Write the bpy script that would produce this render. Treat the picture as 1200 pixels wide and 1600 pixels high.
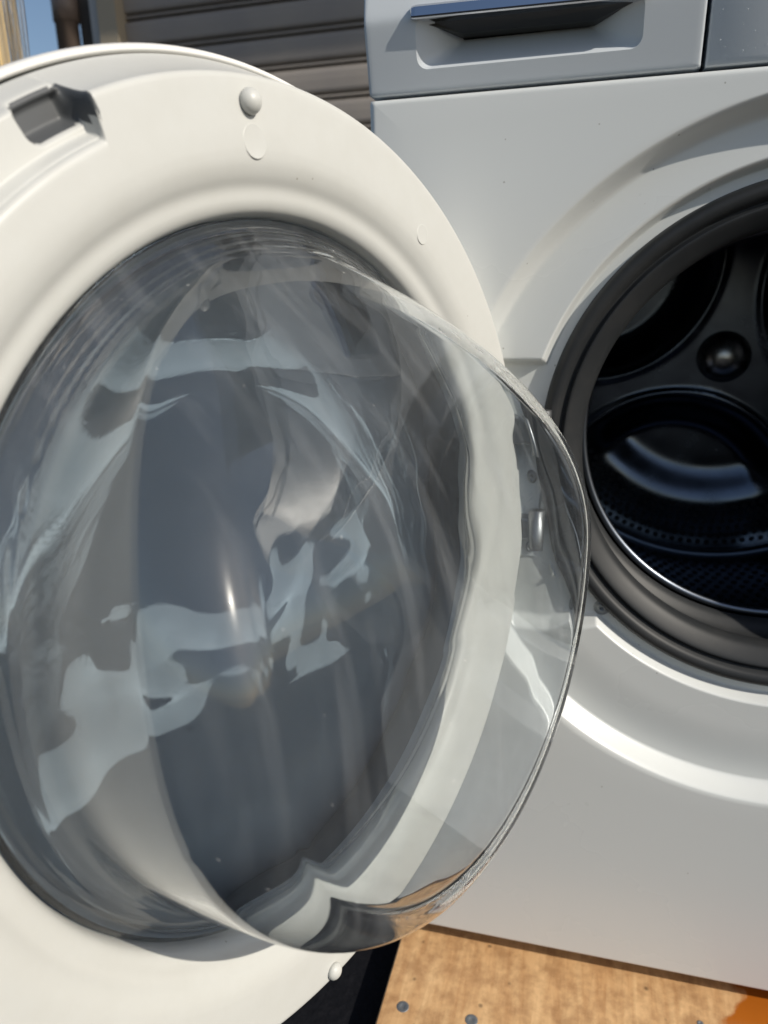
import bpy, math, random
from mathutils import Vector, Matrix, noise

# ------------------------------------------------------------------ camera, sky, sun, exposure
scn = bpy.context.scene
for o in list(bpy.data.objects): bpy.data.objects.remove(o)
col = scn.collection

CAM = Vector((-0.14615, -0.53496, 0.56853))
YAW, PITCH, ROLL, FPX = 0.27141, 0.29696, -0.02524, 1174.96
fw = Vector((-math.sin(YAW)*math.cos(PITCH), math.cos(YAW)*math.cos(PITCH), -math.sin(PITCH)))
rt = fw.cross(Vector((0, 0, 1))).normalized(); up = rt.cross(fw)
cr = math.cos(ROLL)*rt + math.sin(ROLL)*up
cu = -math.sin(ROLL)*rt + math.cos(ROLL)*up
cd = bpy.data.cameras.new('camera'); cam = bpy.data.objects.new('camera', cd); col.objects.link(cam)
cam.matrix_world = Matrix(((cr.x, cu.x, -fw.x, CAM.x), (cr.y, cu.y, -fw.y, CAM.y), (cr.z, cu.z, -fw.z, CAM.z), (0, 0, 0, 1)))
cd.lens = 6.86; cd.sensor_fit = 'HORIZONTAL'; cd.sensor_width = 6.86*1200/FPX
cd.clip_start = 0.01; cd.clip_end = 600
cd.dof.use_dof = True; cd.dof.focus_distance = 0.42; cd.dof.aperture_fstop = 2.4
scn.camera = cam

SUN = Vector((0.780, -0.280, 0.550)).normalized()
w = bpy.data.worlds.new('World'); scn.world = w; w.use_nodes = True
nt = w.node_tree; nt.nodes.clear()
sky = nt.nodes.new('ShaderNodeTexSky'); sky.sky_type = 'NISHITA'; sky.sun_disc = False
sky.sun_elevation = math.asin(SUN.z); sky.sun_rotation = math.atan2(SUN.x, SUN.y)
sky.air_density = 1.0; sky.dust_density = 1.2; sky.ozone_density = 1.3
bg = nt.nodes.new('ShaderNodeBackground'); bg.inputs[1].default_value = 0.095
wo = nt.nodes.new('ShaderNodeOutputWorld')
nt.links.new(sky.outputs[0], bg.inputs[0]); nt.links.new(bg.outputs[0], wo.inputs[0])

sl = bpy.data.lights.new('sun', 'SUN'); sl.energy = 4.0; sl.angle = math.radians(0.53); sl.color = (1.0, 0.93, 0.82)
so = bpy.data.objects.new('sun', sl); col.objects.link(so)
so.rotation_euler = SUN.to_track_quat('Z', 'Y').to_euler(); so.location = (2, -1, 3)
sl.cycles.is_caustics_light = True

vs = scn.view_settings
vs.view_transform = 'Standard'; vs.look = 'None'; vs.exposure = 0.0; vs.gamma = 1.0; vs.use_curve_mapping = False
scn.render.engine = 'CYCLES'
cy = scn.cycles
cy.use_denoising = True
try: cy.denoiser = 'OPENIMAGEDENOISE'
except Exception: pass
cy.max_bounces = 16; cy.transmission_bounces = 14; cy.glossy_bounces = 8; cy.diffuse_bounces = 4; cy.transparent_max_bounces = 12
cy.caustics_refractive = True; cy.caustics_reflective = True; cy.blur_glossy = 0.6
cy.sample_clamp_indirect = 4.0

# ------------------------------------------------------------------ helpers
def link(o, parent=None, mw=None):
    col.objects.link(o)
    if mw is not None: o.matrix_world = mw
    if parent is not None:
        o.parent = parent
        o.matrix_parent_inverse = PW[parent.name].inverted()
    PW[o.name] = mw.copy() if mw is not None else Matrix.Identity(4)
    return o
PW = {}
def mesh(name, V, F, mat, parent=None, smooth=True, mw=None, recv=False):
    m = bpy.data.meshes.new(name); m.from_pydata([tuple(v) for v in V], [], F); m.validate(); m.update()
    for p in m.polygons: p.use_smooth = smooth
    m.materials.append(mat)
    o = bpy.data.objects.new(name, m); link(o, parent, mw)
    if recv: o.cycles.is_caustics_receiver = True
    return o
def tag(o, label, cat, group=None):
    o['label'] = label; o['category'] = cat
    if group: o['group'] = group
    return o
def grid(rows, closed=True, flip=False, cap=False):
    V = []; F = []; n = len(rows[0])
    for r in rows: V += r
    for i in range(len(rows)-1):
        for j in range(n if closed else n-1):
            a, b = i*n+j, i*n+(j+1) % n
            q = (a, b, b+n, a+n)
            F.append(q[::-1] if flip else q)
    if cap:
        k = (len(rows)-1)*n
        q = list(range(k, k+n)); F.append(q[::-1] if flip else q)
    return V, F
def revolve(prof, N, axis='y', c=(0, 0), flip=False, cap=False):
    """prof of (radius, along): 'y' turns in x-z about (cx, cz) with y=along; 'z' turns in x-y with z=along"""
    rows = []
    for r, h in prof:
        row = []
        for k in range(N):
            t = 2*math.pi*k/N
            if axis == 'y': row.append((c[0]+r*math.cos(t), h, c[1]+r*math.sin(t)))
            else: row.append((c[0]+r*math.cos(t), c[1]+r*math.sin(t), h))
        rows.append(row)
    return grid(rows, True, flip, cap)
def join(*VF):
    V = []; F = []
    for v, f in VF:
        k = len(V); V += list(v); F += [tuple(i+k for i in q) for q in f]
    return V, F
def boxvf(x0, x1, y0, y1, z0, z1):
    V = [(x0, y0, z0), (x1, y0, z0), (x1, y1, z0), (x0, y1, z0), (x0, y0, z1), (x1, y0, z1), (x1, y1, z1), (x0, y1, z1)]
    F = [(3, 2, 1, 0), (4, 5, 6, 7), (0, 1, 5, 4), (1, 2, 6, 5), (2, 3, 7, 6), (3, 0, 4, 7)]
    return V, F
def rbox(x0, x1, y0, y1, z0, z1, b=0.002):
    """box with chamfered edges along all three axes (rounded-looking)"""
    V = []; F = []
    rows = []
    for z, i in ((z0, b), (z0+b, 0), (z1-b, 0), (z1, b)):
        xa, xb, ya, yb = x0+i, x1-i, y0+i, y1-i
        rows.append([(xa+b, ya, z), (xb-b, ya, z), (xb, ya+b, z), (xb, yb-b, z), (xb-b, yb, z), (xa+b, yb, z), (xa, yb-b, z), (xa, ya+b, z)])
    V, F = grid(rows, True, False, True)
    F.append(tuple(range(7, -1, -1)))
    return V, F
def ss(a, b, x):
    if a == b: return 0.0 if x < a else 1.0
    t = max(0.0, min(1.0, (x-a)/(b-a))); return t*t*(3-2*t)
def lerp(a, b, t): return a+(b-a)*t
def smooth_profile(P, n=4):
    """Catmull-Rom through profile points"""
    out = []
    for i in range(len(P)-1):
        p0 = P[max(i-1, 0)]; p1 = P[i]; p2 = P[i+1]; p3 = P[min(i+2, len(P)-1)]
        for k in range(n):
            t = k/n
            out.append(tuple(0.5*((2*p1[d])+(-p0[d]+p2[d])*t+(2*p0[d]-5*p1[d]+4*p2[d]-p3[d])*t*t+(-p0[d]+3*p1[d]-3*p2[d]+p3[d])*t**3) for d in (0, 1)))
    out.append(P[-1]); return out

def mat(name, color, rough=0.5, metal=0.0, spec=0.5, bump=None, vary=None, coat=0.0, rvary=None, specks=None):
    m = bpy.data.materials.new(name); m.use_nodes = True; t = m.node_tree; b = t.nodes['Principled BSDF']
    b.inputs['Base Color'].default_value = (*color, 1); b.inputs['Roughness'].default_value = rough
    b.inputs['Metallic'].default_value = metal; b.inputs['Specular IOR Level'].default_value = spec
    if coat: b.inputs['Coat Weight'].default_value = coat; b.inputs['Coat Roughness'].default_value = 0.08
    tc = t.nodes.new('ShaderNodeTexCoord')
    if bump:
        sc, st, dist = bump
        nz = t.nodes.new('ShaderNodeTexNoise'); nz.inputs['Scale'].default_value = sc; nz.inputs['Detail'].default_value = 3
        bp = t.nodes.new('ShaderNodeBump'); bp.inputs['Strength'].default_value = st; bp.inputs['Distance'].default_value = dist
        t.links.new(tc.outputs['Object'], nz.inputs['Vector']); t.links.new(nz.outputs['Fac'], bp.inputs['Height']); t.links.new(bp.outputs[0], b.inputs['Normal'])
    if vary:
        sc, c2, lo, hi = vary
        nz = t.nodes.new('ShaderNodeTexNoise'); nz.inputs['Scale'].default_value = sc; nz.inputs['Detail'].default_value = 6; nz.inputs['Roughness'].default_value = 0.65
        mr = t.nodes.new('ShaderNodeMapRange'); mr.inputs[1].default_value = lo; mr.inputs[2].default_value = hi
        mx = t.nodes.new('ShaderNodeMix'); mx.data_type = 'RGBA'
        mx.inputs[6].default_value = (*color, 1); mx.inputs[7].default_value = (*c2, 1)
        t.links.new(tc.outputs['Object'], nz.inputs['Vector']); t.links.new(nz.outputs['Fac'], mr.inputs[0]); t.links.new(mr.outputs[0], mx.inputs[0]); t.links.new(mx.outputs[2], b.inputs['Base Color'])
    if rvary:
        sc, lo, hi = rvary
        nz = t.nodes.new('ShaderNodeTexNoise'); nz.inputs['Scale'].default_value = sc; nz.inputs['Detail'].default_value = 5
        mr = t.nodes.new('ShaderNodeMapRange'); mr.inputs[1].default_value = 0.3; mr.inputs[2].default_value = 0.7; mr.inputs[3].default_value = lo; mr.inputs[4].default_value = hi
        t.links.new(tc.outputs['Object'], nz.inputs['Vector']); t.links.new(nz.outputs['Fac'], mr.inputs[0]); t.links.new(mr.outputs[0], b.inputs['Roughness'])
    if specks:
        vo = t.nodes.new('ShaderNodeTexVoronoi'); vo.inputs['Scale'].default_value = specks[0]
        lt = t.nodes.new('ShaderNodeMath'); lt.operation = 'LESS_THAN'; lt.inputs[1].default_value = specks[1]
        n3 = t.nodes.new('ShaderNodeTexNoise'); n3.inputs['Scale'].default_value = 7
        g3 = t.nodes.new('ShaderNodeMath'); g3.operation = 'GREATER_THAN'; g3.inputs[1].default_value = 0.55
        mm = t.nodes.new('ShaderNodeMath'); mm.operation = 'MULTIPLY'
        m3 = t.nodes.new('ShaderNodeMix'); m3.data_type = 'RGBA'; m3.inputs[7].default_value = (*specks[2], 1)
        src = b.inputs['Base Color'].links[0].from_socket if b.inputs['Base Color'].links else None
        m3.inputs[6].default_value = (*color, 1)
        if src: t.links.new(src, m3.inputs[6])
        t.links.new(tc.outputs['Object'], vo.inputs['Vector']); t.links.new(tc.outputs['Object'], n3.inputs['Vector'])
        t.links.new(vo.outputs['Distance'], lt.inputs[0]); t.links.new(n3.outputs['Fac'], g3.inputs[0])
        t.links.new(lt.outputs[0], mm.inputs[0]); t.links.new(g3.outputs[0], mm.inputs[1]); t.links.new(mm.outputs[0], m3.inputs[0]); t.links.new(m3.outputs[2], b.inputs['Base Color'])
    return m

M = {}
M['paint'] = mat('white_enamel', (0.66, 0.68, 0.67), 0.28, bump=(900, 0.04, 0.0004), rvary=(5, 0.24, 0.34), specks=(70, 0.045, (0.42, 0.42, 0.40)))
M['panel'] = mat('silver_white_plastic', (0.60, 0.64, 0.67), 0.34, bump=(1500, 0.05, 0.0003), rvary=(12, 0.28, 0.42))
M['ring'] = mat('cream_white_plastic', (0.572, 0.576, 0.550), 0.40, bump=(1800, 0.07, 0.0003), vary=(60, (0.553, 0.555, 0.526), 0.35, 0.7), rvary=(15, 0.34, 0.5), specks=(85, 0.045, (0.36, 0.34, 0.30)))
M['trim'] = mat('white_trim_plastic', (0.78, 0.77, 0.74), 0.3)
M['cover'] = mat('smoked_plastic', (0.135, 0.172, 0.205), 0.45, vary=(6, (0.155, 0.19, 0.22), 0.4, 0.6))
M['liner'] = mat('grey_liner_plastic', (0.10, 0.11, 0.115), 0.4)
M['rubber'] = mat('grey_rubber', (0.021, 0.023, 0.025), 0.5, spec=0.35, bump=(300, 0.05, 0.0005), vary=(30, (0.030, 0.031, 0.032), 0.45, 0.7))
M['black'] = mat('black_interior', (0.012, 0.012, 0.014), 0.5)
M['dark'] = mat('lifter_and_grip_shade', (0.03, 0.03, 0.028), 0.4)  # lifter plastic, and painted shade under the drawer grip
M['steel'] = mat('drum_steel', (0.14, 0.155, 0.185), 0.2, 1.0, bump=(60, 0.05, 0.001), rvary=(25, 0.16, 0.3))
M['steel_bright'] = mat('rolled_steel_edge', (0.17, 0.19, 0.225), 0.33, 1.0)
M['hub'] = mat('hub_steel', (0.62, 0.58, 0.55), 0.27, 1.0)
M['chrome'] = mat('chrome', (0.66, 0.68, 0.72), 0.06, 1.0)
M['hinge'] = mat('hinge_metal', (0.24, 0.25, 0.26), 0.4, 0.9)
M['screw'] = mat('zinc_screw', (0.30, 0.32, 0.34), 0.6, 1.0)
M['asphalt'] = mat('black_asphalt', (0.006, 0.0065, 0.009), 0.95, spec=0.15, bump=(140, 0.6, 0.004), vary=(90, (0.012, 0.012, 0.015), 0.5, 0.8))
M['shutter'] = mat('shutter_metal', (0.30, 0.27, 0.25), 0.5, bump=(20, 0.1, 0.002), vary=(5, (0.36, 0.32, 0.28), 0.35, 0.7))
M['jamb'] = mat('jamb_tan', (0.40, 0.34, 0.25), 0.6)
M['jamb_pale'] = mat('jamb_pale', (0.5, 0.5, 0.49), 0.5)
M['wall'] = mat('dark_wall', (0.06, 0.055, 0.05), 0.8, vary=(9, (0.09, 0.08, 0.07), 0.4, 0.6))
M['pipe'] = mat('brown_pipe', (0.20, 0.15, 0.12), 0.5)
M['pocket'] = mat('pocket_shade', (0.085, 0.09, 0.095), 0.5)  # finger pocket's shade put into a darker base colour
M['dust'] = mat('dust_specks', (0.7, 0.7, 0.68), 0.8)
M['glint_core'] = mat('amber_glint', (0.72, 0.50, 0.22), 0.55)  # golden glints of the wrap put into a core colour

def glass_mat():
    m = bpy.data.materials.new('bowl_glass'); m.use_nodes = True; t = m.node_tree; b = t.nodes['Principled BSDF']
    b.inputs['Base Color'].default_value = (0.945, 0.972, 0.982, 1); b.inputs['Roughness'].default_value = 0.0
    b.inputs['IOR'].default_value = 1.47; b.inputs['Transmission Weight'].default_value = 1.0
    # a thin uneven film of dust and detergent haze
    tc = t.nodes.new('ShaderNodeTexCoord')
    nz = t.nodes.new('ShaderNodeTexNoise'); nz.inputs['Scale'].default_value = 11; nz.inputs['Detail'].default_value = 8; nz.inputs['Roughness'].default_value = 0.7
    mr = t.nodes.new('ShaderNodeMapRange'); mr.inputs[1].default_value = 0.35; mr.inputs[2].default_value = 0.75; mr.inputs[3].default_value = 0.018; mr.inputs[4].default_value = 0.06
    df = t.nodes.new('ShaderNodeBsdfDiffuse'); df.inputs[0].default_value = (0.75, 0.78, 0.80, 1)
    gs = t.nodes.new('ShaderNodeBsdfGlossy'); gs.inputs['Roughness'].default_value = 0.2; gs.inputs[0].default_value = (0.8, 0.8, 0.8, 1)
    fm = t.nodes.new('ShaderNodeMixShader'); fm.inputs[0].default_value = 0.3
    # wipe streaks: noise drawn out along one direction
    mp = t.nodes.new('ShaderNodeMapping'); mp.inputs['Scale'].default_value = (95, 7, 30); mp.inputs['Rotation'].default_value = (0, 0, 0.5)
    n2 = t.nodes.new('ShaderNodeTexNoise'); n2.inputs['Scale'].default_value = 1; n2.inputs['Detail'].default_value = 6
    m2 = t.nodes.new('ShaderNodeMapRange'); m2.inputs[1].default_value = 0.52; m2.inputs[2].default_value = 0.78; m2.inputs[3].default_value = 0.0; m2.inputs[4].default_value = 0.075
    ad = t.nodes.new('ShaderNodeMath'); ad.operation = 'ADD'
    mx = t.nodes.new('ShaderNodeMixShader'); out = t.nodes['Material Output']; L = t.links.new
    L(tc.outputs['Object'], nz.inputs['Vector']); L(nz.outputs['Fac'], mr.inputs[0]); L(tc.outputs['Object'], mp.inputs[0]); L(mp.outputs[0], n2.inputs['Vector']); L(n2.outputs['Fac'], m2.inputs[0])
    L(mr.outputs[0], ad.inputs[0]); L(m2.outputs[0], ad.inputs[1]); L(ad.outputs[0], mx.inputs[0])
    L(df.outputs[0], fm.inputs[1]); L(gs.outputs[0], fm.inputs[2])
    L(b.outputs[0], mx.inputs[1]); L(fm.outputs[0], mx.inputs[2]); L(mx.outputs[0], out.inputs[0])
    return m
M['glass'] = glass_mat()
def film_mat():
    m = bpy.data.materials.new('clear_film'); m.use_nodes = True; t = m.node_tree; t.nodes.clear()
    tr = t.nodes.new('ShaderNodeBsdfTransparent'); tr.inputs[0].default_value = (0.93, 0.94, 0.94, 1)
    gl = t.nodes.new('ShaderNodeBsdfGlossy'); gl.inputs['Roughness'].default_value = 0.12
    lw = t.nodes.new('ShaderNodeLayerWeight'); lw.inputs[0].default_value = 0.45
    mx = t.nodes.new('ShaderNodeMixShader'); out = t.nodes.new('ShaderNodeOutputMaterial')
    t.links.new(lw.outputs['Facing'], mx.inputs[0]); t.links.new(tr.outputs[0], mx.inputs[1]); t.links.new(gl.outputs[0], mx.inputs[2]); t.links.new(mx.outputs[0], out.inputs[0])
    return m
M['film'] = film_mat()
def wood_mat():
    m = bpy.data.materials.new('plywood'); m.use_nodes = True; t = m.node_tree; b = t.nodes['Principled BSDF']; L = t.links.new
    tc = t.nodes.new('ShaderNodeTexCoord')
    mp = t.nodes.new('ShaderNodeMapping'); mp.inputs['Scale'].default_value = (110, 12, 1); mp.inputs['Rotation'].default_value = (0, 0, 0.12)
    n1 = t.nodes.new('ShaderNodeTexNoise'); n1.inputs['Scale'].default_value = 1.0; n1.inputs['Detail'].default_value = 7; n1.inputs['Roughness'].default_value = 0.65; n1.inputs['Distortion'].default_value = 0.6
    r1 = t.nodes.new('ShaderNodeValToRGB')
    r1.color_ramp.elements[0].position = 0.3; r1.color_ramp.elements[0].color = (0.56, 0.31, 0.135, 1)
    r1.color_ramp.elements[1].position = 0.72; r1.color_ramp.elements[1].color = (0.80, 0.53, 0.27, 1)
    n2 = t.nodes.new('ShaderNodeTexNoise'); n2.inputs['Scale'].default_value = 45; n2.inputs['Detail'].default_value = 9; n2.inputs['Roughness'].default_value = 0.7
    r2 = t.nodes.new('ShaderNodeValToRGB')
    r2.color_ramp.elements[0].position = 0.38; r2.color_ramp.elements[0].color = (0.66, 0.60, 0.56, 1)
    r2.color_ramp.elements[1].position = 0.58; r2.color_ramp.elements[1].color = (1, 1, 1, 1)
    mu = t.nodes.new('ShaderNodeMix'); mu.data_type = 'RGBA'; mu.blend_type = 'MULTIPLY'; mu.inputs[0].default_value = 1
    # orange varnish-like spill near one corner of the machine
    ds = t.nodes.new('ShaderNodeVectorMath'); ds.operation = 'DISTANCE'; ds.inputs[1].default_value = (0.045, -0.04, 0)
    n3 = t.nodes.new('ShaderNodeTexNoise'); n3.inputs['Scale'].default_value = 22; n3.inputs['Detail'].default_value = 5
    ad = t.nodes.new('ShaderNodeMath'); ad.operation = 'MULTIPLY_ADD'; ad.inputs[1].default_value = 0.07
    sp = t.nodes.new('ShaderNodeMapRange'); sp.inputs[1].default_value = 0.106; sp.inputs[2].default_value = 0.100; sp.inputs[3].default_value = 0; sp.inputs[4].default_value = 1
    m2 = t.nodes.new('ShaderNodeMix'); m2.data_type = 'RGBA'; m2.inputs[7].default_value = (0.42, 0.12, 0.012, 1)
    sr = t.nodes.new('ShaderNodeMapRange'); sr.inputs[3].default_value = 0.55; sr.inputs[4].default_value = 0.15
    L(tc.outputs['Object'], mp.inputs[0]); L(mp.outputs[0], n1.inputs['Vector']); L(n1.outputs['Fac'], r1.inputs[0])
    L(tc.outputs['Object'], n2.inputs['Vector']); L(n2.outputs['Fac'], r2.inputs[0])
    L(r1.outputs[0], mu.inputs[6]); L(r2.outputs[0], mu.inputs[7])
    L(tc.outputs['Object'], ds.inputs[0]); L(tc.outputs['Object'], n3.inputs['Vector']); L(n3.outputs['Fac'], ad.inputs[0]); L(ds.outputs['Value'], ad.inputs[2]); L(ad.outputs[0], sp.inputs[0])
    L(sp.outputs[0], m2.inputs[0]); L(mu.outputs[2], m2.inputs[6]); L(m2.outputs[2], b.inputs['Base Color'])
    L(sp.outputs[0], sr.inputs[0]); L(sr.outputs[0], b.inputs['Roughness'])
    vo = t.nodes.new('ShaderNodeTexVoronoi'); vo.inputs['Scale'].default_value = 55; vo.inputs['Randomness'].default_value = 1
    vr = t.nodes.new('ShaderNodeMapRange'); vr.inputs[1].default_value = 0.06; vr.inputs[2].default_value = 0.13; vr.inputs[3].default_value = 0.45; vr.inputs[4].default_value = 1
    mv = t.nodes.new('ShaderNodeMix'); mv.data_type = 'RGBA'; mv.blend_type = 'MULTIPLY'; mv.inputs[0].default_value = 1
    L(tc.outputs['Object'], vo.inputs['Vector']); L(vo.outputs['Distance'], vr.inputs[0]); L(m2.outputs[2], mv.inputs[6]); L(vr.outputs[0], mv.inputs[7]); L(mv.outputs[2], b.inputs['Base Color'])
    bp = t.nodes.new('ShaderNodeBump'); bp.inputs['Strength'].default_value = 0.25; bp.inputs['Distance'].default_value = 0.001
    L(n1.outputs['Fac'], bp.inputs['Height']); L(bp.outputs[0], b.inputs['Normal'])
    return m
M['wood'] = wood_mat()

# ------------------------------------------------------------------ setting
WZ = -0.0125            # top of the plywood
GZ = WZ-0.020           # ground
g = mesh('ground', [(-60, -60, GZ), (60, -60, GZ), (60, 60, GZ), (-60, 60, GZ)], [(0, 1, 2, 3)], M['asphalt'], smooth=False); g['kind'] = 'structure'

# ------------------------------------------------------------------ roller shutter building behind
SY = 1.5
def build_shutter():
    e = bpy.data.objects.new('roller_shutter', None); mw = Matrix.Translation((-0.1, SY, GZ)); link(e, None, mw)
    tag(e, 'dark metal roller shutter with horizontal slats behind the washing machine', 'shutter')
    pitch = 0.076; x0, x1 = -1.385, 1.4
    prof = [(0.0, 0.0), (-0.007, 0.003), (-0.009, 0.009), (-0.0105, 0.03), (-0.0105, 0.046), (-0.009, 0.055), (-0.004, 0.0575), (0.008, 0.0585), (0.008, 0.063), (-0.007, 0.0645), (-0.008, 0.068), (-0.004, 0.0705), (0.006, 0.0715), (0.006, 0.0755), (0.0, 0.076)]
    rows = [[(x0, y, z), (x1, y, z)] for y, z in prof]
    V, F = grid(rows, False)
    me = None
    for k in range(31):
        mwk = Matrix.Translation((0, SY, GZ+k*pitch))
        if me is None:
            o = mesh('slat', V, F, M['shutter'], e, False, mwk); me = o.data
        else:
            o = bpy.data.objects.new('slat', me); link(o, e, mwk)
    V, F = boxvf(-1.44, -1.386, SY-0.05, SY+0.02, GZ, 2.45); mesh('side_guide', V, F, M['jamb'], e, False, Matrix.Identity(4))
    V, F = boxvf(-1.475, -1.442, SY-0.03, SY+0.03, GZ, 2.45); mesh('jamb', V, F, M['jamb_pale'], e, False, Matrix.Identity(4))
    return e
build_shutter()
e = bpy.data.objects.new('shop_wall', None); link(e, None, Matrix.Translation((0, SY+0.1, GZ)))
tag(e, 'dark wall edge between the roller shutter and the drainpipe', 'wall')
V, F = boxvf(-1.515, -1.4755, SY-0.02, SY+0.12, GZ, 2.7); mesh('wall_edge', V, F, M['wall'], e, False, Matrix.Identity(4))
V, F = boxvf(-1.4755, 1.5, SY+0.05, SY+0.12, GZ, 2.7); mesh('wall_back', V, F, M['wall'], e, False, Matrix.Identity(4))
V, F = boxvf(-1.60, 1.6, SY-0.715, SY+0.12, 2.5, 2.56); mesh('eave', V, F, M['wall'], e, False, Matrix.Identity(4))
V, F = revolve([(0.030, GZ), (0.030, 1.245), (0.0335, 1.2455), (0.0335, 1.32), (0.030, 1.3205), (0.030, 2.5)], 24, 'z', (-1.538, SY-0.045))
tag(mesh('drainpipe', V, F, M['pipe']), 'brown round drainpipe beside the shutter against blue sky', 'pipe')

# ------------------------------------------------------------------ plywood board
V, F = rbox(-0.2885, 0.085, -0.108, 0.75, GZ, WZ, 0.0012)
board = mesh('plywood_board', V, F, M['wood'], None, False)
tag(board, 'light brown plywood board carrying the washing machine', 'board')
def screw_head(x, y, r):
    V, F = revolve([(r, WZ), (r, WZ+0.0002), (r*0.94, WZ+0.0003), (r*0.45, WZ+0.00035), (r*0.36, WZ+0.0001), (0.0001, WZ+0.0001)], 20, 'z', (x, y))
    mesh('screw', V, F, M['screw'], board, True, Matrix.Identity(4))
for x, y, r in ((-0.270, -0.070, 0.0052), (-0.2125, -0.068, 0.0052), (-0.0325, -0.026, 0.0026), (-0.27, 0.3, 0.005)): screw_head(x, y, r)

# ------------------------------------------------------------------ washing machine
wm = bpy.data.objects.new('washing_machine', None); link(wm, None, Matrix.Translation((0, 0.28, WZ)))
tag(wm, 'white front-loading washing machine with its round glass door swung open', 'washing machine')
I4 = Matrix.Identity(4)
X0, X1, ZB, ZS, ZT = -0.2985, 0.2985, 0.0058, 0.6835, 0.84
RC, RR = 0.4292, 0.2456      # recess circle
HC, HR = 0.4503, 0.178       # port hole circle

def front_depth(x, z):
    """how far the sheet lies behind the front plane"""
    r1 = math.hypot(x, z-RC); r2 = math.hypot(x, z-HC)
    d = 0.0165*ss(RR+0.0008, RR-0.0112, r1)
    if r1 < RR-0.014: d -= 0.0022*ss(RR-0.016, 0.192, r1)
    lip = ss(0.1915, 0.1865, r2)
    pk = ss(-0.158, -0.163, x)*ss(-0.226, -0.221, x)*ss(0.5135, 0.5085, z)*ss(0.331, 0.337, z)
    pk2 = ss(-0.108, -0.116, x)*ss(-0.226, -0.22, x)*ss(0.303+max(0, (x+0.16)*0.3), 0.311+max(0, (x+0.16)*0.3), z)*ss(0.352, 0.345, z)
    return d+0.013*max(lip, pk if r1 < RR else 0, pk2 if r1 < RR-0.012 else 0)
def build_front():
    N = 960; rows = []
    fr = [0, 0.03, 0.06]+[0.08+0.01*i for i in range(18)]+[0.28+0.03*i for i in range(14)]+[0.70+0.03*i for i in range(4)]+[0.82+0.0075*i for i in range(24)]+[1.0]
    fr = sorted(set(round(f, 4) for f in fr))
    ts = [2*math.pi*k/N for k in range(N)]
    def edge(t):
        c, s = math.cos(t), math.sin(t); cx, cz = 0.0, RC
        k = 1e9
        if c > 1e-9: k = min(k, (X1-cx)/c)
        if c < -1e-9: k = min(k, (X0-cx)/c)
        if s > 1e-9: k = min(k, (ZS-cz)/s)
        if s < -1e-9: k = min(k, (ZB-cz)/s)
        return (cx+k*c, cz+k*s)
    for f in fr:
        row = []
        for t in ts:
            c, s = math.cos(t), math.sin(t)
            x = lerp(HR*c, RR*c, f); z = lerp(HC+HR*s, RC+RR*s, f)
            row.append((x, front_depth(x, z), z))
        rows.append(row)
    def edge_fall(x, z):
        y = 0.0
        for d, R in ((min(x-X0, X1-x), 0.0045), (ZS-z, 0.0036), (z-ZB, 0.0025)):
            if d < R: y = max(y, R-math.sqrt(max(0, R*R-(R-d)**2)))
        return y
    # outside of the recess, out to the sheet's rectangle, closing up towards the edge
    E = [edge(t) for t in ts]
    for g_ in (0.02, 0.1, 0.25, 0.45, 0.65, 0.8):
        row = []
        for (ex, ez), t in zip(E, ts):
            ax, az = RR*math.cos(t), RC+RR*math.sin(t)
            ix = max(X0+0.0048, min(X1-0.0048, ex)); iz = max(ZB+0.0028, min(ZS-0.0038, ez))
            row.append((lerp(ax, ix, g_), 0.0, lerp(az, iz, g_)))
        rows.append(row)
    for g_ in (0.0, 0.25, 0.5, 0.7, 0.85, 0.95, 1.0):
        row = []
        for (ex, ez) in E:
            ix = max(X0+0.0048, min(X1-0.0048, ex)); iz = max(ZB+0.0028, min(ZS-0.0038, ez))
            x, z = lerp(ix, ex, g_), lerp(iz, ez, g_)
            row.append((x, edge_fall(x, z), z))
        rows.append(row)
    rows.append([(x, 0.022, z) for x, z in E])
    V, F = grid(rows, True, True)
    return V, F
V, F = build_front()
front = mesh('front_panel', V, F, M['paint'], wm, True, I4)
# cabinet shell behind the front sheet
V = [(X0, 0.021, ZB), (X1, 0.021, ZB), (X1, 0.021, ZT), (X0, 0.021, ZT), (X0, 0.56, ZB), (X1, 0.56, ZB), (X1, 0.56, ZT), (X0, 0.56, ZT)]
F = [(0, 3, 7, 4), (1, 5, 6, 2), (3, 2, 6, 7), (0, 4, 5, 1), (4, 7, 6, 5)]
mesh('cabinet', V, F, M['paint'], wm, False, I4)
V, F = rbox(X0-0.001, X1+0.001, 0.012, 0.565, ZT+0.0005, ZT+0.03, 0.004); mesh('worktop', V, F, M['paint'], wm, False, I4)
for x in (-0.25, 0.25):
    fz = WZ if x < 0 else GZ
    for y in (0.07, 0.5):
        V, F = revolve([(0.022, fz), (0.022, fz+0.008), (0.008, fz+0.010), (0.008, ZB+0.004)], 20, 'z', (x, y)); mesh('foot', V, F, M['black'], wm, True, I4)

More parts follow.
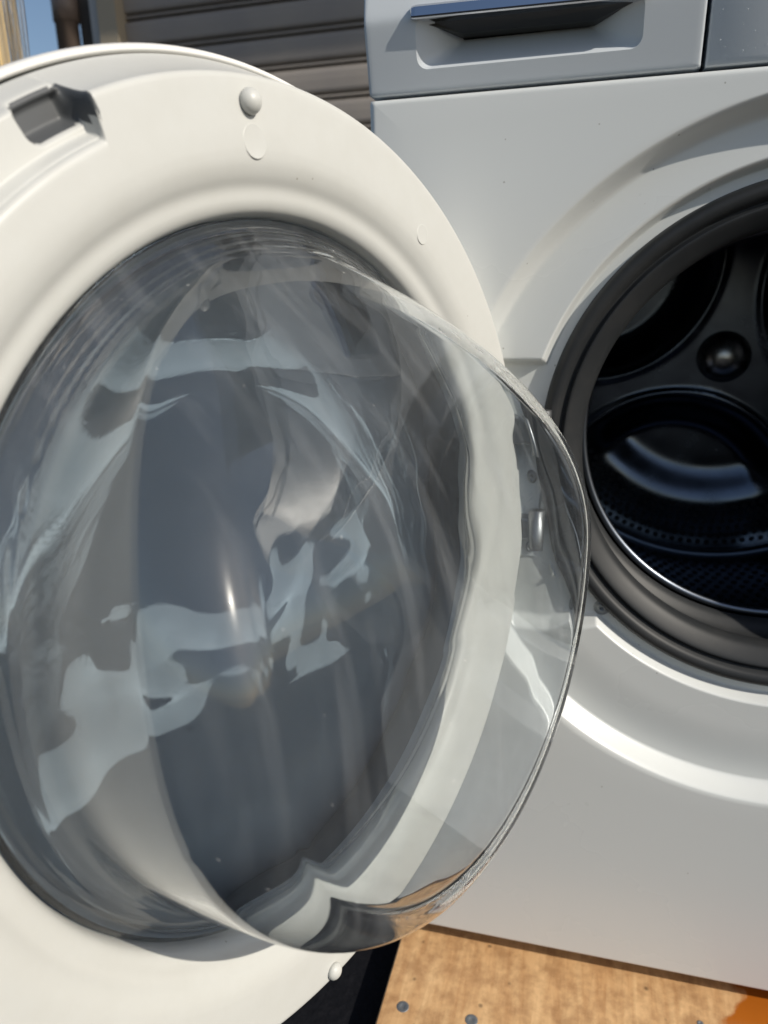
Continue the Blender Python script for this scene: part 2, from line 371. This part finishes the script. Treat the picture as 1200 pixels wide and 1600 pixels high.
# control panel: fold line at ZF, leaning back above it
ZF = 0.7262
def panel_y(z):
    lo = 0.0022-0.25*(z-0.6857); hi = 0.0022-0.25*(ZF-0.6857)+0.20*(z-ZF)
    return 0.5*(lo+hi)+0.5*math.sqrt((lo-hi)**2+0.0012**2)
PZ0, PZ1 = ZS+0.0022, ZT
XS = -0.0921
def panel_shell(x0, x1, hole=None, N=160):
    zs_ = [PZ0, PZ0+0.0004, PZ0+0.0012, PZ0+0.004, 0.70, 0.715, ZF-0.003, ZF-0.001, ZF+0.001, ZF+0.004, 0.75, 0.80, PZ1]
    def sheet_y(x, z):
        y = panel_y(z); R = 0.0016
        for d in (x-x0, x1-x, z-PZ0):
            if d < R: y += (R-math.sqrt(max(0, R*R-(R-d)**2)))
        return y
    if hole is None:
        xs_ = [x0, x0+0.0004, x0+0.0016]+[lerp(x0+0.0016, x1-0.0016, k/8) for k in range(1, 8)]+[x1-0.0016, x1-0.0004, x1]
        rows = [[(x, sheet_y(x, z), z) for x in xs_] for z in zs_]
        V, F = grid(rows, False)
        r2 = [[(x0, sheet_y(x0, z), z) for z in zs_], [(x0, 0.03, z) for z in zs_]]
        r3 = [[(x1, sheet_y(x1, z), z) for z in zs_], [(x1, 0.03, z) for z in zs_]]
        r4 = [[(x, sheet_y(x, PZ0), PZ0) for x in xs_], [(x, 0.03, PZ0) for x in xs_]]
        return join((V, F), grid(r2, False), grid(r3, False, True), grid(r4, False, True))
    rows = []
    out = []
    cx = (hole[0][0]+hole[len(hole)//2][0])/2; cz = 0.716
    for (hx, hz) in hole:
        dx, dz = hx-cx, hz-cz; k = 1e9
        if dx > 1e-9: k = min(k, (x1-cx)/dx)
        if dx < -1e-9: k = min(k, (x0-cx)/dx)
        if dz > 1e-9: k = min(k, (PZ1-cz)/dz)
        if dz < -1e-9: k = min(k, (PZ0-cz)/dz)
        out.append((cx+dx*k, cz+dz*k))
    for g_ in (0, 0.03, 0.08, 0.16, 0.26, 0.38, 0.5, 0.62, 0.74, 0.86, 0.94, 0.975, 0.99, 1.0):
        row = []
        for (hx, hz), (ox, oz) in zip(hole, out):
            x, z = lerp(hx, ox, g_), lerp(hz, oz, g_); row.append((x, sheet_y(x, z), z))
        rows.append(row)
    rows.append([(ox, 0.03, oz) for ox, oz in out])
    return grid(rows, True, True)
def rrect(x0, x1, z0, z1, r, n=40):
    """closed outline sampled evenly by side so that lofts line up"""
    P = []
    cs = [((x1-r, z0+r), -90), ((x1-r, z1-r), 0), ((x0+r, z1-r), 90), ((x0+r, z0+r), 180)]
    for i, ((cx, cz), a0) in enumerate(cs):
        for k in range(10):
            a = math.radians(a0+90*k/9); P.append((cx+r*math.cos(a), cz+r*math.sin(a)))
        (nx, nz), na = cs[(i+1) % 4]
        a = math.radians(na); b = (nx+r*math.cos(a), nz+r*math.sin(a)); p = P[-1]
        for k in range(1, n): P.append((lerp(p[0], b[0], k/n), lerp(p[1], b[1], k/n)))
    return P
GX0, GX1, GZ0, GZ1 = -0.2650, -0.1275, 0.6983, 0.7258
hole = rrect(GX0, GX1, GZ0, GZ1, 0.007)
V, F = panel_shell(X0, XS-0.0012, hole)
drawer = mesh('detergent_drawer', V, F, M['panel'], wm, True, I4)
V, F = panel_shell(XS+0.0012, X1); mesh('control_panel', V, F, M['panel'], wm, True, I4)
V, F = boxvf(X0+0.004, X1-0.004, 0.02, 0.03, ZS-0.004, ZT-0.002); mesh('panel_backing', V, F, M['black'], wm, False, I4)
# finger recess of the drawer
o1 = rrect(GX0+0.0042, GX1-0.0012, GZ0+0.0020, GZ1-0.0005, 0.0055)
o2 = rrect(GX0+0.012, GX1-0.012, GZ0+0.005, GZ1-0.0008, 0.006)
o3 = rrect(GX0+0.026, GX1-0.030, GZ0+0.0195, GZ1-0.0010, 0.002)
rows = [[(x, panel_y(z), z) for x, z in hole], [(x, panel_y(z)+0.0022, z) for x, z in o1], [(x, panel_y(z)+0.008, z) for x, z in o2], [(x, 0.019, z) for x, z in o3]]
V, F = grid(rows, True, False); mesh('finger_recess', V, F, M['panel'], drawer, True, I4)
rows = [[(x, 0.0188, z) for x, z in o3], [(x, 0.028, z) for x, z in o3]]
V, F = grid(rows, True, False, True); mesh('recess_cavity', V, F, M['black'], drawer, False, I4)  # shade inside the cavity painted in as black
# shaded hollow under the grip as an added dark solid behind the chrome strip
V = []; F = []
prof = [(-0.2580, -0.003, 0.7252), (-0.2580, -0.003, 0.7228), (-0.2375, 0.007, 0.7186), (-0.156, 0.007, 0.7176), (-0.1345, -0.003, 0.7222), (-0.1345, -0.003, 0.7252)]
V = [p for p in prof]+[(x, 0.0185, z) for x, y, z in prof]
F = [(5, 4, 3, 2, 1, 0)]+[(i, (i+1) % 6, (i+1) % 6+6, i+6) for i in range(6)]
mesh('grip_shade', V, F, M['dark'], drawer, False, I4)
# chrome strip along the top of the grip
rows = []
for x, s in ((GX0-0.0025, 0.0), (GX0-0.0015, 0.9), (GX0+0.001, 1), (-0.197, 1), (GX1-0.001, 1), (GX1+0.0015, 0.9), (GX1+0.0025, 0.0)):
    cz, cy_ = 0.7280-0.015*(x-GX0), -0.0058
    sec = [(0.006, 0.0050), (-0.0028, 0.0046), (-0.0048, 0.0030), (-0.0058, -0.0022), (-0.0056, -0.0032), (-0.0046, -0.0038), (0.006, -0.0038)]
    rows.append([(x, cy_+y*max(s, 0.6), cz+z*max(s, 0.75)) for y, z in sec])
V, F = grid(rows, True); F.append(tuple(range(6, -1, -1))); k = len(V); F.append(tuple(range(k-7, k)))
mesh('chrome_strip', V, F, M['chrome'], drawer, False, I4)

# door seal
prof = smooth_profile([(0.1815, 0.036), (0.1800, 0.026), (0.1780, 0.0205), (0.1745, 0.0185), (0.1700, 0.0200), (0.1672, 0.0245), (0.1655, 0.0240), (0.1635, 0.0222), (0.1590, 0.0245), (0.1530, 0.0295), (0.1505, 0.0340), (0.1500, 0.0400), (0.1525, 0.048), (0.163, 0.055), (0.168, 0.066), (0.164, 0.080), (0.157, 0.088), (0.1545, 0.0935)], 5)
V, F = revolve(prof, 240, 'y', (0.0, HC), True)
mesh('door_seal', V, F, M['rubber'], wm, True, I4)
# drum
DC = 0.462; DR = 0.236; DY0, DY1 = 0.112, 0.445
prof = smooth_profile([(0.1530, 0.0985), (0.1515, 0.0955), (0.1495, 0.0950), (0.1482, 0.0975), (0.1495, 0.1010), (0.160, 0.1030), (0.200, 0.106), (0.225, 0.110), (0.234, 0.118), (DR, 0.13), (DR, 0.2), (DR, 0.28), (DR, 0.36), (DR, 0.42), (DR-0.002, 0.436)], 4)
V, F = revolve([(r, h) for r, h in prof], 200, 'y', (0.0, HC), True)
# drum axis leans a little: the rear sits higher than the mouth
V = [(x, y, z+(DC-HC)*ss(0.10, 0.44, y)) for x, y, z in V]
drum = mesh('drum', V, F, M['steel'], wm, True, I4)
HUBX, HUBZ = 0.004, 0.474
PET = [(math.radians(a), 0.192, 0.142) for a in (256, 143, 22)]
def back_y(x, z):
    y = DY1
    r = math.hypot(x, z-DC)
    m = 0.0
    for a, D, R in PET:
        d = math.hypot(x-HUBX-D*math.cos(a), z-HUBZ-D*math.sin(a))
        m = max(m, ss(R, R-0.045, d))
        rid = math.exp(-((d-R-0.002)/0.0035)**2); y -= 0.004*rid
    y += 0.024*m
    y -= 0.016*m*ss(0.125, 0.175, r)
    return y-0.004*ss(0.21, 0.236, r)
rows = []
for i in range(61):
    r = (DR-0.002)*(i/60) if i else 0.0005
    rows.append([(r*math.cos(2*math.pi*k/240), back_y(r*math.cos(2*math.pi*k/240), DC+r*math.sin(2*math.pi*k/240)), DC+r*math.sin(2*math.pi*k/240)) for k in range(240)])
V, F = grid(rows, True, False); mesh('back_plate', V, F, M['steel'], drum, True, I4)
prof = [(DR-0.001+0.0065*math.cos(t), 0.437+0.0065*math.sin(t)) for t in [2*math.pi*k/14 for k in range(15)]]
V, F = revolve(prof, 200, 'y', (0, DC)); mesh('back_rim', V, F, M['steel_bright'], drum, True, I4)
prof = [(0.1502+0.0030*math.cos(t), 0.0955+0.0030*math.sin(t)) for t in [2*math.pi*k/12 for k in range(13)]]
V, F = revolve(prof, 200, 'y', (0, HC)); mesh('mouth_rim', V, F, M['steel_bright'], drum, True, I4)
prof = [(0.030*math.cos(t), DY1-0.002-0.022*math.sin(t)) for t in [math.pi/2*k/10 for k in range(10)]]+[(0.0002, DY1-0.024)]
V, F = revolve(prof, 40, 'y', (HUBX, HUBZ), True); mesh('hub_cap', V, F, M['hub'], drum, True, I4)
# perforation: rows of small punched holes (dimpled rim and dark floor), one mass
VF = []
def hole_vf(p, nrm, rad):
    nrm = Vector(nrm).normalized(); a = nrm.orthogonal().normalized(); b = nrm.cross(a); p = Vector(p)
    V = []
    for r, h in ((rad*1.35, 0.0001), (rad, 0.0009), (rad*0.9, 0.0004)):
        V += [tuple(p+a*(r*math.cos(k*math.pi/3.5))+b*(r*math.sin(k*math.pi/3.5))+nrm*h) for k in range(7)]
    F = []
    for i in range(2):
        for k in range(7): F.append((i*7+k, i*7+(k+1) % 7, (i+1)*7+(k+1) % 7, (i+1)*7+k))
    F.append(tuple(range(14, 21)))
    return V, F
for ri, r in enumerate((0.178, 0.187, 0.196, 0.205, 0.214, 0.2225)):
    n = int(2*math.pi*r/0.0105)
    for k in range(n):
        t = 2*math.pi*(k+0.5*(ri % 2))/n; x, z = r*math.cos(t), DC+r*math.sin(t)
        VF.append(hole_vf((x, back_y(x, z)-0.0004, z), (0, -1, 0), 0.0026))
for yi in range(24):
    y = 0.135+yi*0.012; n = 112
    for k in range(n):
        t = 2*math.pi*(k+0.5*(yi % 2))/n
        if (math.degrees(t)-90) % 120 < 24: continue
        c, s = math.cos(t), math.sin(t); zc = HC+(DC-HC)*ss(0.10, 0.44, y)
        VF.append(hole_vf(((DR-0.0004)*c, y, zc+(DR-0.0004)*s), (-c, 0, -s), 0.0026))
Vh = []; Fh = []
V, F = join(*VF); po = mesh('perforation', V, F, M['black'], drum, False, I4); po['kind'] = 'stuff'
# lifters
for a in (102, 222, 342):
    rows = []
    for y in [0.14+0.028*i for i in range(11)]:
        k = math.sin(math.pi*min(1, max(0, (y-0.13)/0.30)))**0.4
        row = []
        for j in range(13):
            s_ = -1+2*j/12; hgt = 0.055*k*max(0, 1-abs(s_)**2.4); t = math.radians(a+s_*11)
            zc = HC+(DC-HC)*ss(0.10, 0.44, y)
            row.append(((DR-0.0012-hgt)*math.cos(t), y, zc+(DR-0.0012-hgt)*math.sin(t)))
        rows.append(row)
    V, F = grid(rows, False); mesh('lifter', V, F, M['dark'], drum, True, I4)

# ------------------------------------------------------------------ door (inner side towards the camera)
DCEN = Vector((-0.27216, -0.20119, 0.42216))
DU = Vector((-0.34034, -0.94030, 0.0)); DN = Vector((0.93892, -0.33984, 0.05416)); DZ = Vector((-0.05093, 0.01843, 0.99853))
# local axes: x = towards the hinge, y = up, z = inner normal  (right-handed check handled by faces)
DU = DZ.cross(DN).normalized(); DZ = DN.cross(DU).normalized()
DM = Matrix(((DU.x, DZ.x, DN.x, DCEN.x), (DU.y, DZ.y, DN.y, DCEN.y), (DU.z, DZ.z, DN.z, DCEN.z), (0, 0, 0, 1)))

NPH = 2400
def pocket_sd(r, d):
    """signed distance to the rounded outline of the finger pocket in the grip (negative inside)"""
    qx = abs((d-62.7)*math.radians(1)*0.2285)-0.0132+0.005; qy = abs(r-0.2296)-0.0075+0.005
    return math.hypot(max(qx, 0), max(qy, 0))+min(max(qx, qy), 0)-0.005
def side_height(r, rb, d, cut):
    t = max(0.0, (r-rb)/(0.2418-rb))
    plain = -0.0028-0.0230*t**0.8
    x = r-rb
    led = -0.0028-0.0052*ss(0.0, 0.0035, x)
    if r > 0.2345: led -= (r-0.2345)*2.4*ss(0.2345, 0.2355, r)
    if cut > 0: led -= 0.0085*ss(0.0006, -0.0045, pocket_sd(r, d))*cut
    return lerp(plain, max(led, -0.0258), cut)
def outer_r(deg):
    """outline of the flat of the ring: cut back where the hand grips it"""
    d = (360-deg) % 360-180
    k = ss(66.0, 65.1, d)*ss(-40, -34, d)
    return 0.2285-0.0145*k, k
ring_in = [(0.1768, -0.0235), (0.1768, -0.0185), (0.1772, -0.0130), (0.1788, -0.0092), (0.1822, -0.0070), (0.1862, -0.0062), (0.1888, -0.0052), (0.1925, -0.0028), (0.1975, -0.0008), (0.2030, 0.0)]
ring_in = smooth_profile(ring_in, 3)
rows = [[] for _ in range(len(ring_in))]
tail_n = 4+5+40+2
tails = [[] for _ in range(tail_n)]
for k in range(NPH):
    deg = 360*k/NPH; t = math.radians(deg); c, s = math.cos(t), math.sin(t)
    for i, (r, h) in enumerate(ring_in): rows[i].append((r*c, r*s, h))
    ro, cut = outer_r(deg); d = (360-deg) % 360-180
    flat = [(lerp(0.2035, ro-0.0005, f), 0.0) for f in (0.3, 0.6, 0.85, 1.0)]
    edge = [(ro+0.0028*math.sin(a), -0.0028*(1-math.cos(a))) for a in [math.radians(x) for x in (18, 36, 54, 72, 90)]]
    rb = ro+0.0028
    # side wall, with the grip ledge and its pocket where the flat is cut back
    side = []
    for i_s in range(40):
        r = lerp(rb, 0.2418, ((i_s+1)/40)**1.25); side.append((r, side_height(r, rb, d, cut)))
    seq = flat+edge+side+[(0.2410, -0.034), (0.20, -0.036)]
    for i, (r, h) in enumerate(seq): tails[i].append((r*c, r*s, h))
V, F = grid(rows+tails, True, False)
door = mesh('door', V, F, M['ring'], wm, True, DM, True)
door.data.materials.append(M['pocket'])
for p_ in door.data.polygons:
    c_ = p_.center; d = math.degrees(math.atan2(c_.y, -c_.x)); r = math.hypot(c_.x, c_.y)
    if (56 < d < 65.2 and c_.z < -0.004 and pocket_sd(r, d) < -0.0010) or (65.2 <= d < 66.02 and 0.2232 < r < 0.2362): p_.material_index = 1  # pocket floor and flank take the painted shade colour
door['label'] = 'open porthole door with cream inner ring and clear glass bowl'
# outer trim ring and smoked cover on the far side
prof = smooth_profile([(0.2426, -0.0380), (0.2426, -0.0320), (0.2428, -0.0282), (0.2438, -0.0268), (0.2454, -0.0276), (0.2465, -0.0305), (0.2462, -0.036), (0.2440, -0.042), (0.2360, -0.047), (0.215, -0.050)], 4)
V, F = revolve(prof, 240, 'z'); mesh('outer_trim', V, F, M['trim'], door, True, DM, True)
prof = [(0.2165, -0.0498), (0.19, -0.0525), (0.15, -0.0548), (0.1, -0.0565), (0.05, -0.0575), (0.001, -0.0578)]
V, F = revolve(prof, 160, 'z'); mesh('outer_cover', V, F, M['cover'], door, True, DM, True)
prof = [(0.1775, -0.0225), (0.1782, -0.030), (0.180, -0.040), (0.186, -0.0495)]
V, F = revolve(prof, 160, 'z', flip=True); mesh('liner', V, F, M['liner'], door, True, DM, True)
# rubber stops and moulding marks
def dome(r0, deg, rad, hgt, name, m=None):
    t = math.radians(180-deg); cx, cy_ = r0*math.cos(t), r0*math.sin(t)
    prof = [(rad*0.9, -0.0005), (rad*0.93, 0.0006)]+[(rad*math.cos(a), 0.0012+hgt*math.sin(a)) for a in [math.pi/2*k/7 for k in range(7)]]+[(0.0001, 0.0012+hgt)]
    V, F = revolve(prof, 28, 'z', (cx, cy_)); return mesh(name, V, F, m or M['ring'], door, True, DM, True)
dome(0.2200, 85.3, 0.0052, 0.0048, 'rubber_stop'); dome(0.2250, -84.2, 0.0048, 0.0036, 'rubber_stop')
def mark(r0, deg, rad):
    t = math.radians(180-deg); cx, cy_ = r0*math.cos(t), r0*math.sin(t)
    prof = [(rad, -0.0001), (rad-0.0002, 0.00010), (rad-0.0004, 0.00012), (rad-0.0007, 0.00007), (rad-0.0009, 0.00005), (0.0001, 0.00005)]
    V, F = revolve(prof, 40, 'z', (cx, cy_)); mesh('moulding_mark', V, F, M['ring'], door, True, DM, True)
mark(0.2052, 85.5, 0.0070); mark(0.2052, 123.2, 0.0055)

# glass bowl -------------------------------------------------------------
HB = -0.0158
def bowl_surface(R0, a, k, tap, neck, rr_n, rh_n, nwall, ncorner, ntop, N, wav, ridges):
    prof = []
    for i in range(nwall): prof.append((1.0, (1-rh_n)*(i/nwall), i/nwall))
    for i in range(ncorner):
        t = math.pi/2*i/ncorner; prof.append((1-rr_n+rr_n*math.cos(t), 1-rh_n+rh_n*math.sin(t), 2))
    for i in range(ntop): prof.append(((1-rr_n)*(1-i/ntop), 1.0, 3))
    prof.append((0.0008, 1.0, 3))
    rows = []
    for q, hh, tagv in prof:
        row = []
        for j in range(N):
            t = 2*math.pi*j/N; c, s = math.cos(t), math.sin(t)
            y0 = R0*q*s
            H = a-k*max(0.0, y0+0.0113)**2
            h = HB+(H-HB)*hh
            f = 1-tap*(h-HB)+neck*math.exp(-((h-HB)/0.0085)**1.4)*q
            x, y = R0*q*c*f, y0*f+0.0648*(h-HB)
            if wav:
                p = Vector((x*17, y*17, h*17)); d = noise.noise(p)*wav+noise.noise(p*2.5)*wav*0.26
                d *= ss(0.0, 0.012, h-HB)*ss(-0.05, 0.03, y)*(1.0+2.3*math.exp(-((y-0.05)/0.032)**2) if hh >= 1.0 else 0.5)
                rad = math.hypot(x, y)+1e-9
                if hh >= 1.0: h += d
                else: x += x/rad*d; y += y/rad*d
            if ridges and h < -0.002:
                rad = math.hypot(x, y); d = 0.0005*math.sin((h-HB)/0.0026*2*math.pi)*ss(-0.002, -0.005, h)
                x += x/rad*d; y += y/rad*d
            row.append((x, y, h))
        rows.append(row)
    return rows
GQ = dict(N=320, nwall=48, ncorner=30, ntop=44)
outer = bowl_surface(0.1600, 0.0911, 3.26, 0.6465, 0.101, 0.114, 0.267, wav=0.00004, ridges=True, **GQ)
inner = bowl_surface(0.1552, 0.0861, 3.34, 0.6465, 0.100, 0.135, 0.300, wav=0.00036, ridges=False, **GQ)
V, F = grid(list(reversed(inner))+outer, True, False)
n_ = 320; k = len(V)
F.append(tuple(range(n_-1, -1, -1))); F.append(tuple(range(k-n_, k)))
bowl = mesh('glass_bowl', V, F, M['glass'], door, True, DM)
bowl.cycles.is_caustics_caster = True
# dust specks sitting on the outside of the glass
rng = random.Random(4); VF = []
for _ in range(330):
    i = rng.randrange(8, len(outer)-3); j = rng.randrange(n_)
    p = Vector(outer[i][j]); a = Vector(outer[i][(j+1) % n_])-p; b = Vector(outer[i+1][j])-p
    nn = a.cross(b)
    if nn.length < 1e-12: continue
    nn.normalize(); a.normalize(); b = nn.cross(a); rad = 0.00005+0.00016*rng.random()**3; st = rng.uniform(1, 2) if rng.random() < 0.8 else rng.uniform(3, 9); ro = rng.random()*6.28
    pts = []
    for m_ in range(5):
        t = m_*1.2566; x, y = rad*st*math.cos(t), rad*math.sin(t)
        pts.append(tuple(p+nn*0.00012+a*(x*math.cos(ro)-y*math.sin(ro))+b*(x*math.sin(ro)+y*math.cos(ro))))
    top = tuple(p+nn*(0.00012+rad*0.6)); VF.append((pts+[top], [(m_, (m_+1) % 5, 5) for m_ in range(5)]))
V, F = join(*VF); d_ = mesh('dust', V, F, M['dust'], door, False, DM); d_['kind'] = 'stuff'

# hinge between cabinet and door
V, F = rbox(-0.214, -0.176, 0.0262, 0.0295, 0.358, 0.470, 0.001)
hinge = mesh('hinge', V, F, M['panel'], wm, False, I4)
for z in (0.388, 0.462):
    V, F = rbox(-0.2225, -0.172, 0.010, 0.0265, z-0.009, z+0.009, 0.0015); mesh('hinge_arm', V, F, M['hinge'], hinge, False, I4)
    V, F = revolve([(0.006, z-0.016), (0.006, z+0.016), (0.001, z+0.0165)], 20, 'z', (-0.178, 0.010)); mesh('hinge_pin', V, F, M['hinge'], hinge, True, I4)
def face_screw(x, z, y, parent, r=0.0048):
    prof = [(r, y), (r*0.95, y-0.0014), (r*0.7, y-0.0024), (r*0.35, y-0.0027), (r*0.3, y-0.0012), (0.0001, y-0.001)]
    V, F = revolve(prof, 20, 'y', (x, z), True); mesh('screw', V, F, M['screw'], parent, True, I4)
for z in (0.367, 0.425): face_screw(-0.184, z, 0.0262, hinge)
fy = front_depth(-0.1285, 0.3225)
face_screw(-0.1285, 0.3225, fy-0.001, front, 0.0042)
V, F = revolve([(0.0062, fy), (0.0062, fy-0.0010), (0.0040, fy-0.0012)], 20, 'y', (-0.1285, 0.3225), True); mesh('washer', V, F, M['screw'], front, True, I4)

# small marks: water drops on the panel
rng = random.Random(8); VF = []
for _ in range(20):
    x, z = rng.uniform(-0.088, -0.055), rng.uniform(0.690, 0.7235); r = rng.uniform(0.0002, 0.0005)
    V, F = revolve([(r, panel_y(z)), (r*0.8, panel_y(z)-r*0.4), (r*0.4, panel_y(z)-r*0.6), (0.00002, panel_y(z)-r*0.65)], 8, 'y', (x, z), True); VF.append((V, F))
V, F = join(*VF)
wd = mesh('water_drops', V, F, M['glass'], [o for o in wm.children if o.name == 'control_panel'][0], True, I4); wd['kind'] = 'stuff'

# ------------------------------------------------------------------ clear plastic wrap behind the door, with an added amber core
bag = bpy.data.objects.new('plastic_wrap', None); link(bag, None, Matrix.Translation((-0.775, 0.245, GZ)))
tag(bag, 'crumpled clear plastic wrap behind the door rim, with an added core for its golden glints', 'plastic wrap')
BX, BY = -0.786, 0.243
rows = []
for i in range(60):
    z = GZ+0.001+i*0.0165; row = []
    for k in range(140):
        t = 2*math.pi*k/140
        p = Vector((math.cos(t)*2.3, math.sin(t)*2.3, z*2.2))
        fold = abs(math.sin(t*7+2.0*noise.noise(p)+z*1.5)); r = 0.021+0.013*fold+0.007*noise.noise(p*1.8)+0.012*max(0, (z-0.7))
        row.append((BX+r*math.cos(t), BY+r*math.sin(t), z))
    rows.append(row)
V, F = grid(rows); mesh('film', V, F, M['film'], bag, True, I4)
V, F = revolve([(0.0165, GZ), (0.0165, 0.9), (0.013, 0.9005)], 28, 'z', (BX, BY), cap=True); mesh('amber_core', V, F, M['glint_core'], bag, True, I4)  # added core, its amber stands in for glints in the film
